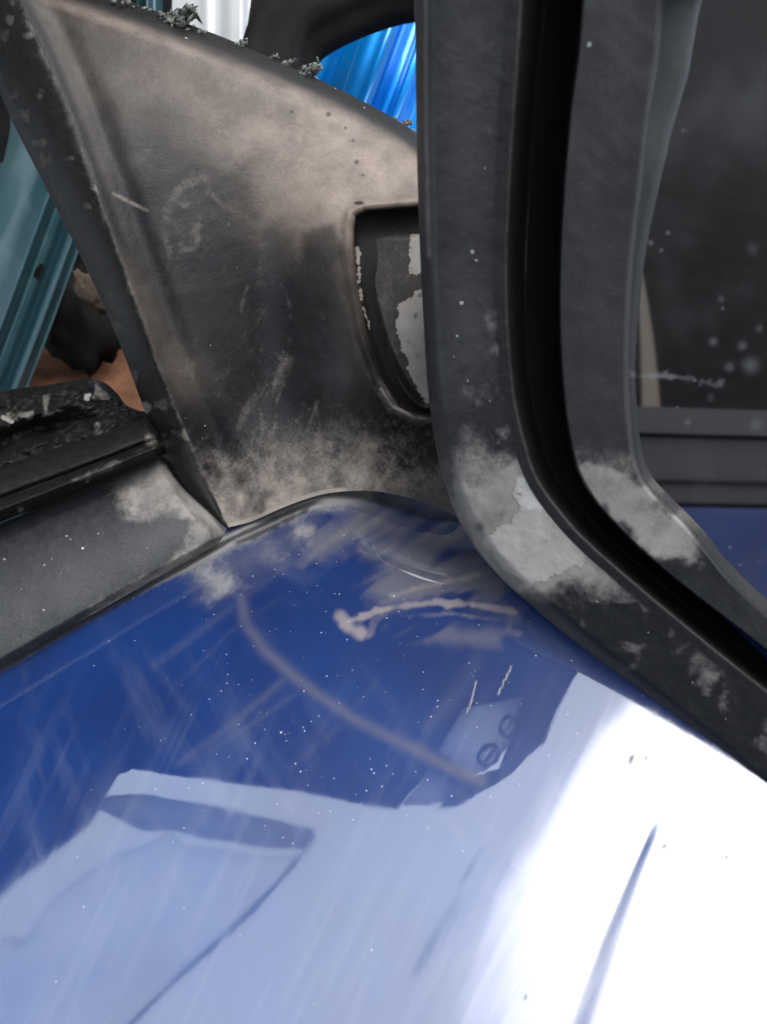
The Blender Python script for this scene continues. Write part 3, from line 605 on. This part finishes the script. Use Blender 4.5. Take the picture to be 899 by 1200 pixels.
# mirror glass
k = NT('mirror_silver'); W = k.wear(); n = k.noise(60, 5, .6); n2 = k.noise(900, 4, .7)
sp = k.math('MAXIMUM', k.specks(170, .10, None, .22), k.specks(420, .16, None, .25))
f = k.math('ADD', k.math('MULTIPLY', W[0], k.ramp(n, .3, .7, .3, 1.)), k.math('MULTIPLY', sp, .30), True)
df = k.n('ShaderNodeBsdfDiffuse'); df.inputs[0].default_value = (.14, .14, .148, 1); mx = k.n('ShaderNodeMixShader')
k.set(Base_Color=(.44, .445, .46), Metallic=1.0, Roughness=.03)
k.l(f, mx.inputs[0]); k.l(k.p.outputs[0], mx.inputs[1]); k.l(df.outputs[0], mx.inputs[2]); k.l(mx.outputs[0], k.out.inputs[0])
M_MIR = k.m
cc = L3[:-1].mean(0); v = np.linspace(0, 1.01, 90)[:, None, None]; g = cc+(L3[None]-cc)*v; gx_, gy_ = g[..., 0], g[..., 1]
Q = at_plane(gx_, gy_, MP, MN, -.0058-.000035*70*np.log1p(np.exp(np.clip((300-gy_)/70, -20, 20))))
sm = .01+.09*sstep(.45, .75, fbm(gx_, gy_*.8, 90, 4, 132))+.26*gauss(segdist(gx_, gy_, [(760, 150), (830, 110), (920, 95)]), 46)+.2*gauss(segdist(gx_, gy_, [(780, -20), (900, -40)]), 70)
for cx, cy, r in ((880, 428, 9), (882, 292, 6), (855, 430, 5), (836, 400, 5), (886, 498, 7), (833, 466, 4), (870, 405, 5), (845, 350, 4), (806, 495, 4), (890, 385, 4)):
    sm = np.maximum(sm, .38*gauss(np.hypot(gx_-cx, gy_-cy), r))
sm = np.maximum(sm, .5*sstep(6, 0, segdist(gx_, gy_, [(738, 440), (790, 442), (845, 451)])+16*(fbm(gx_, gy_, 6, 3, 131)-.45)))  # dirt line of the reflected seal, painted on the glass
grid('mirror_glass', Q, M_MIR, mir, (sm, sm*0, sm*0), smooth=True)
# arm from the mount plate into the bowl, hidden behind the shell
A0 = at(545, 350, .296); A1 = ctr+fwd*.06
pts = [A0*(1-t)+A1*t for t in np.linspace(0, 1, 24)]
tube('mirror_arm', pts, np.linspace(.020, .026, 24), M_PLAIN, mir, 28)

# ------------------------------------------------------------------ things stacked behind
M_TEAL = paint('teal_paint', (.015, .046, .058), (.020, .060, .072), coat=.4, metal=.3, rough=.5, coat_ior=1.5, coat_rough=.12)
M_SKYB = paint('bright_blue_paint', (.0, .16, .52), (.0, .20, .60), metal=.55, rough=.35, coat_ior=1.5)
M_WHITE = paint('dull_white_paint', (.30, .31, .31), (.36, .36, .36), coat=.5, rough=.5)
def pressed(name, top, bot, left, right, depth, hf, mat, parent, nu=90, nv=110, tilt=(0, 0)):
    g = coons(top, bot, left, right, nu, nv); gx_, gy_ = g[..., 0], g[..., 1]
    return grid(name, at(gx_, gy_, depth-hf(gx_, gy_)+tilt[0]*(gx_-gx_.mean())+tilt[1]*(gy_-gy_.mean())), mat, parent)
# teal door edge
b = at(40, 460, .46); td = empty('car_door', (b[0], b[1], -.61), 'teal painted car door edge with pressed ridges, behind the left of the mirror triangle', 'car door')
re_ = [(165, 110), (128, 200), (95, 287), (62, 378), (30, 462), (-5, 560)]
def hteal(x, y):
    d = segdist(x, y, spline(re_, 40)); n = np.where(x < 1e9, 0, 0)
    return .010*sstep(7, 12, d)*sstep(26, 18, d)*.5-.006*sstep(9, 2, d)-.010*sstep(26, 34, d)+.012*sstep(42, 56, d)+.02*sstep(70, 180, d)
pressed('outer_skin', [(-120, 110), (20, 110), (165, 110)], [(-220, 560), (-100, 560), (-5, 560)], [(-120, 110), (-170, 330), (-220, 560)], re_, .46, hteal, M_TEAL, td, 150, 110)
pressed('edge_seal', [(-60, 60), (-20, 90), (12, 120)], [(-40, 200), (-10, 195), (4, 190)], [(-60, 60), (-60, 140), (-40, 200)], [(12, 120), (12, 150), (4, 190)], .43, lambda x, y: 0*x, M_DARK, td, 12, 12)
pl_ = [at(-220, 560, .47), at(-5, 560, .47)]
slab('lower_panel', [pl_[0], pl_[1], (pl_[1][0], pl_[1][1], -.61), (pl_[0][0], pl_[0][1], -.61)], (0, .02, 0), M_TEAL, td)
# white door
b = at(250, 20, .42); wd = empty('car_door', (b[0], b[1], -.61), 'white car door pillar at the top edge, above the mirror triangle', 'car door')
def hwh(x, y): return .002*sstep(256, 272, x)-.006*sstep(282, 293, x)+.0012*gauss(x-242, 7)
pressed('pillar_skin', [(205, -160), (250, -160), (312, -160)], [(198, 160), (240, 160), (272, 160)], [(205, -160), (202, 0), (198, 160)], [(312, -160), (294, 0), (272, 160)], .42, hwh, M_WHITE, wd, 90, 30)
pl_ = [at(198, 160, .43), at(272, 160, .43)]
slab('lower_panel', [pl_[0], pl_[1], (pl_[1][0], pl_[1][1], -.61), (pl_[0][0], pl_[0][1], -.61)], (0, .02, 0), M_WHITE, wd)
pressed('teal_strip', [(158, -60), (175, -60), (192, -60)], [(162, 60), (178, 60), (190, 60)], [(158, -60), (160, 0), (162, 60)], [(192, -60), (191, 0), (190, 60)], .43, lambda x, y: .005*gauss(x-172, 5), M_TEAL, wd, 20, 12)
# bright blue door
b = at(430, 90, .47); bd_ = empty('car_door', (b[0], b[1], -.61), 'bright metallic blue car door with pressed folds, above the mirror triangle', 'car door')
def hbl(x, y):
    u = x+.36*(y-90)
    return .012*sstep(378, 392, u)+.004*gauss(u-440, 10)-.012*sstep(446, 462, u)+.010*sstep(468, 476, u)-.012*sstep(482, 500, u)+.01*gauss(u-420, 30)
pressed('folded_skin', [(330, -40), (450, -40), (620, -40)], [(300, 260), (420, 260), (580, 260)], [(330, -40), (318, 100), (300, 260)], [(620, -40), (605, 100), (580, 260)], .47, hbl, M_SKYB, bd_, 220, 60)
hc = at(456, 46, .456); bm = bmesh.new(); bmesh.ops.create_circle(bm, cap_ends=True, segments=14, radius=.0011)
bm.transform(Matrix.Translation(hc) @ Vector(-VD).to_track_quat('Z', 'Y').to_matrix().to_4x4()); bmobj('rivet_hole', bm, M_DARK, bd_)
pl_ = [at(300, 260, .48), at(580, 260, .48)]
slab('lower_panel', [pl_[0], pl_[1], (pl_[1][0], pl_[1][1], -.61), (pl_[0][0], pl_[0][1], -.61)], (0, .02, 0), M_SKYB, bd_)
# black rubber ring above it
cl = spline([(318, 130), (320, 84), (334, 46), (355, 24), (400, 0), (450, -18), (490, -26), (560, -36), (700, -44)], 90)
ring = tube('rubber_ring', at(cl[:, 0], cl[:, 1], .40), .0170, M_DARK, None, 40, lambda t: 1+.07*np.cos(5*t)+.05*np.sign(np.sin(9*t))*.3)
tag(ring, 'thick black rubber ring curving above the bright blue door', 'rubber ring')
# rusty sheet, black lump, leaf
M_RUST = simple('rusty_orange', (.085, .036, .018), (.20, .085, .040), 60, .8)
pp = [at(30, 360, .55), at(240, 350, .55), at(230, 520, .47), at(20, 530, .47)]
tag(slab('rusty_sheet', pp, (0, .004, -.006), M_RUST), 'orange rusty metal sheet seen between the teal door and the mirror triangle', 'metal sheet')
tag(lump('rubber_lump', at(92, 378, .49), .026, M_DARK, squash=(.75, .6, 1.15), rough=.5, seed=3), 'crumpled black rubber lump beside the teal door edge', 'rubber scrap')
M_LEAF = simple('brown_leaf', (.04, .028, .017), (.075, .052, .032), 120, .8)
tag(lump('dead_leaf', at(104, 342, .462), .0095, M_LEAF, squash=(.5, .3, 1.1), rough=.6, seed=5), 'small curled brown leaf on the black rubber lump', 'leaf')
# dark backing added to keep the sky out of the gaps
bc = empty('door_card', (.1, .40, -.61), 'black door trim card standing at the back of the stacked doors', 'door card')
slab('card', [(-.32, .40, -.61), (1.1, .40, -.61), (1.1, .47, .60), (-.32, .47, .60)], (0, .02, 0), M_DARK, bc)
slab('armrest', [(-.2, .385, -.25), (.7, .385, -.22), (.7, .385, -.17), (-.2, .385, -.19)], (0, .03, 0), M_DARK, bc)

def tuft(name, c, r, mat, seed):
    from mathutils import noise
    rs = random.Random(seed); bm = bmesh.new()
    n = max(14, int(r*26000))
    for i in range(n):
        p = Vector((rs.gauss(0, .75)*r, rs.gauss(0, .5)*r, rs.gauss(0, .20)*r)); q = r*rs.uniform(.22, .52)
        d = bmesh.ops.create_icosphere(bm, subdivisions=2, radius=1)['verts']; R3 = Matrix.Rotation(rs.uniform(0, 6.3), 3, Vector((rs.gauss(0, 1), rs.gauss(0, 1), rs.gauss(0, 1.5))))
        for v in d:
            k_ = 1+.7*noise.noise(v.co*1.9+Vector((i*2.7, seed, 0)))
            v.co = Vector(c)+p+R3 @ Vector((v.co.x*q*k_*rs.uniform(.8, 1.2), v.co.y*q*k_*rs.uniform(.8, 1.2), v.co.z*q*k_*.28))
    return bmobj(name, bm, mat)
# moss on the upper edge
M_MOSS = simple('moss', (.06, .064, .056), (.14, .148, .13), 520, .95, .001)
for i, (x, y, r, lab) in enumerate(((363, 84, .0033, 'largest grey green moss clump, on the triangle edge before the bright blue door'),
                                    (335, 76, .0019, 'small moss clump beside the largest one, on the mirror triangle edge'),
                                    (280, 53, .0018, 'moss crumb on the mirror triangle edge below the white pillar'),
                                    (208, 22, .0042, 'wide grey moss clump on the triangle edge, left of the white pillar'),
                                    (476, 145, .0018, 'tiny pale moss crumb on the triangle edge next to the wing mirror'),
                                    (320, 68, .0016, 'tiny moss crumb on the mirror triangle edge below the rubber ring'))):
    p = at_plane(np.array(float(x)), np.array(float(y)), SAIL0, SAILN, -.0215)
    tag(tuft('moss_clump', p, r*.95, M_MOSS, i+1), lab, 'moss', 'moss along the triangle edge')

bm = bmesh.new(); rs = random.Random(5)
for i in range(170):
    t = rs.random(); q = spline(top_c, 200)[int(t*199)]
    if vnoise(np.array(t*23.), np.array(.5), 8) < .45: continue
    c_ = at_plane(np.array(q[0]+rs.gauss(0, 3)), np.array(q[1]+rs.gauss(2, 1.6)), SAIL0, SAILN, -.0175-.003*rs.random()); r_ = rs.uniform(.0003, .0011)
    d = bmesh.ops.create_icosphere(bm, subdivisions=1, radius=1)['verts']; s_ = [rs.uniform(.5, 1.3) for _ in range(3)]
    for v in d: v.co = Vector(c_)+Vector([v.co[k_]*r_*s_[k_]*rs.uniform(.7, 1.25) for k_ in range(3)])
tag(bmobj('lichen_crumbs', bm, M_MOSS), 'grey crumbs of lichen and dirt strewn along the top edge of the mirror triangle', 'lichen', kind='stuff')

# ------------------------------------------------------------------ unseen shapes added over the stack to form the paint reflections
M_BLOCKER = simple('dark_board', (.006, .0055, .005), (.012, .011, .010), 30, .9, spec=.15)
H = .42
poly = [over(x, y, H) for x, y in ((-60, 1090), (0, 1035), (95, 962), (130, 905), (145, 897), (300, 916), (470, 941), (509, 896), (518, 878), (543, 833), (580, 826), (612, 818), (655, 832), (690, 772))]
print('SHELF', [tuple(np.round(p, 2)) for p in poly])
def over_slab(name, pts, mat, parent, dz=-.004, th=.006, H_=None):
    return slab(name, [over(x, y, (H if H_ is None else H_)+dz) for x, y in pts], (0, 0, th), mat, parent)
poly = poly+[poly[-1]+np.array([.15, .35, 0]), (poly[-1][0]+.1, .55, H), (-.9, .55, H), (poly[0][0]-.2, poly[0][1]+.05, H)]
blocker = empty('rack_board', poly[5]+np.array([0, .1, 0]), 'dark board overhanging the door stack, reflected in the blue paint', 'board')
slab('plank', poly, (0, 0, .025), M_BLOCKER, blocker)  # unseen blocker, outlined to darken the reflection in the paint
k = NT('milky_sheet'); tl_ = k.n('ShaderNodeBsdfTranslucent'); tl_.inputs[0].default_value = (.55, .57, .62, 1); k.l(tl_.outputs[0], k.out.inputs[0]); M_PALEB = k.m
over_slab('batten', [(500, 876), (522, 880), (560, 905), (590, 898), (606, 850), (612, 818), (655, 832), (640, 868), (600, 905), (545, 938), (520, 940), (541, 920), (512, 899)], M_BLOCKER, blocker, -.001, .02)
over_slab('patch_plate', [(518, 878), (543, 833), (580, 826), (612, 818), (606, 850), (596, 872), (575, 898), (556, 905)], M_PALEB, blocker)  # added translucent patches, lighten parts of the paint reflection
over_slab('patch_plate', [(509, 896), (541, 920), (530, 934), (500, 936), (476, 936)], M_PALEB, blocker)
def over_ring(cx, cy, a_, b_, rot):
    t = np.linspace(0, 2*np.pi, 17)[:-1]
    x = a_*np.cos(t); y = b_*np.sin(t); c_, s_ = math.cos(rot), math.sin(rot)
    return [(cx+c_*u-s_*v, cy+s_*u+c_*v) for u, v in zip(x, y)]
for cx, cy in ((574, 883), (597, 852)):  # added rings, reflected in place of screws under the mirror
    oc, ic = over_ring(cx, cy, 15, 12, -.9), over_ring(cx, cy, 10, 7.5, -.9)
    bm = bmesh.new(); rings = [[bm.verts.new(over(x, y, H-.007+dz)) for x, y in c_] for c_, dz in ((oc, 0), (ic, 0), (ic, .003), (oc, .003))]
    for a_, b_ in zip(rings, rings[1:]+rings[:1]):
        for q in range(16): bm.faces.new((a_[q], a_[(q+1) % 16], b_[(q+1) % 16], b_[q]))
    pg = bmobj('slotted_plug', bm, M_DARK, blocker, False)
    over_slab('slot', [(cx-8, cy+7), (cx-5, cy+9), (cx+8, cy-7), (cx+5, cy-9)], M_DARK, pg, -.011, .002)
k = NT('smoky_sheet'); tl_ = k.n('ShaderNodeBsdfTranslucent'); tl_.inputs[0].default_value = (.50, .53, .58, 1); k.l(tl_.outputs[0], k.out.inputs[0]); M_REFL = k.m
k = NT('cloudy_sheet'); tl_ = k.n('ShaderNodeBsdfTranslucent'); k.l(k.mix(k.noise(14, 5, .6), (.62, .66, .70), (.86, .88, .92)), tl_.inputs[0]); k.l(tl_.outputs[0], k.out.inputs[0]); M_REFL_PALE = k.m
tag(over_slab('rack_rail', [(106, 947), (130, 931), (160, 928), (240, 938), (290, 950), (364, 966), (368, 976), (350, 993), (300, 988), (250, 982), (205, 972), (165, 972), (135, 958)], M_REFL, None, -.0, .012), 'grey rail hanging beside the dark board, reflected in the blue paint', 'rail')
tag(over_slab('hanging_sheet', [(-60, 1135), (0, 1100), (14, 1110), (60, 1052), (110, 1012), (165, 990), (200, 975), (215, 990), (250, 992), (300, 1002), (348, 1000), (330, 1030), (285, 1078), (230, 1130), (150, 1210), (90, 1270), (-60, 1270)], M_REFL_PALE, None, .004, .004), 'pale translucent sheet hanging beside the dark board, reflected in the blue paint', 'sheet')
for pts, wd_, lab in (([(366, 975), (345, 1008), (290, 1070), (230, 1128), (150, 1205), (90, 1260)], .0035, 'longest thin bent rod above the door, reflected in the blue paint'),
                ([(545, 1045), (530, 1075), (505, 1115), (488, 1145)], .0042, 'short thick rod above the door, reflected near the bright glare'),
                ([(572, 985), (560, 1005), (542, 1040)], .0022, 'shortest thin rod above the door, reflected near the bright glare')):
    tag(tube('thin_rod', spline([over(x, y, H-.01) for x, y in pts], 30), wd_*np.sin(np.linspace(.35, np.pi-.35, 30)), M_REFL, None, 10), lab, 'rod', 'rods above the door')

# ------------------------------------------------------------------ stand-in door side, added for the wing mirror to reflect
def mir_at(px, py, xp):
    r = ray(px, py); r = r/np.linalg.norm(r); g0 = MP-MN*.0045; t = ((g0-CAM) @ MN)/(r @ MN); p = CAM+t*r
    q = r-2*(r @ MN)*MN; s = (xp-p[0])/q[0]; return p+s*q
XP = -.50
def quad(l, t, r, b, xp=XP): return [mir_at(l, t, xp), mir_at(r, t, xp), mir_at(r, b, xp), mir_at(l, b, xp)]
rb = mir_at(820, 900, XP); rd = empty('car_door', (XP, rb[1], -.61), 'second blue car door standing behind, seen in the wing mirror', 'car door')
def qbox(name, l, t, r, b, mat, xp=XP, th=.02): return slab(name, [np.array(p) for p in quad(l, t-8, r, b-8, xp)], (-th, 0, 0), mat, rd)
qbox('body_panel', 500, 586, 1400, 1500, paint('blue_paint_plain', (.0001, .0100, .062), (.0002, .0150, .082), coat=.35), XP+.004)
qbox('waist_trim', 500, 497, 1400, 580, M_PLAIN, XP+.002)
qbox('window_seal', 500, 455, 1400, 492, M_PLAIN, XP+.012)
qbox('trim_ridge', 500, 552, 1400, 557, M_DARK, XP+.006)
qbox('shadow_gap', 500, 490, 1400, 498, M_DARK, XP+.004)
slab('trim_card', [mir_at(x, y, XP-.05) for x, y in ((450, -420), (700, -500), (820, -1100), (1700, -2600), (1700, 900), (450, 900))], (-.02, 0, 0), M_DARK, rd)  # dark backing, extended upward to cover the sky in the mirror
k = NT('pillar_trim'); k.set(Base_Color=(.10, .08, .062), Roughness=.8)
slab('pillar', [mir_at(x, y, XP-.03) for x, y in ((772, 170), (779, 170), (790, 470), (768, 470))], (-.02, 0, 0), k.m, rd)
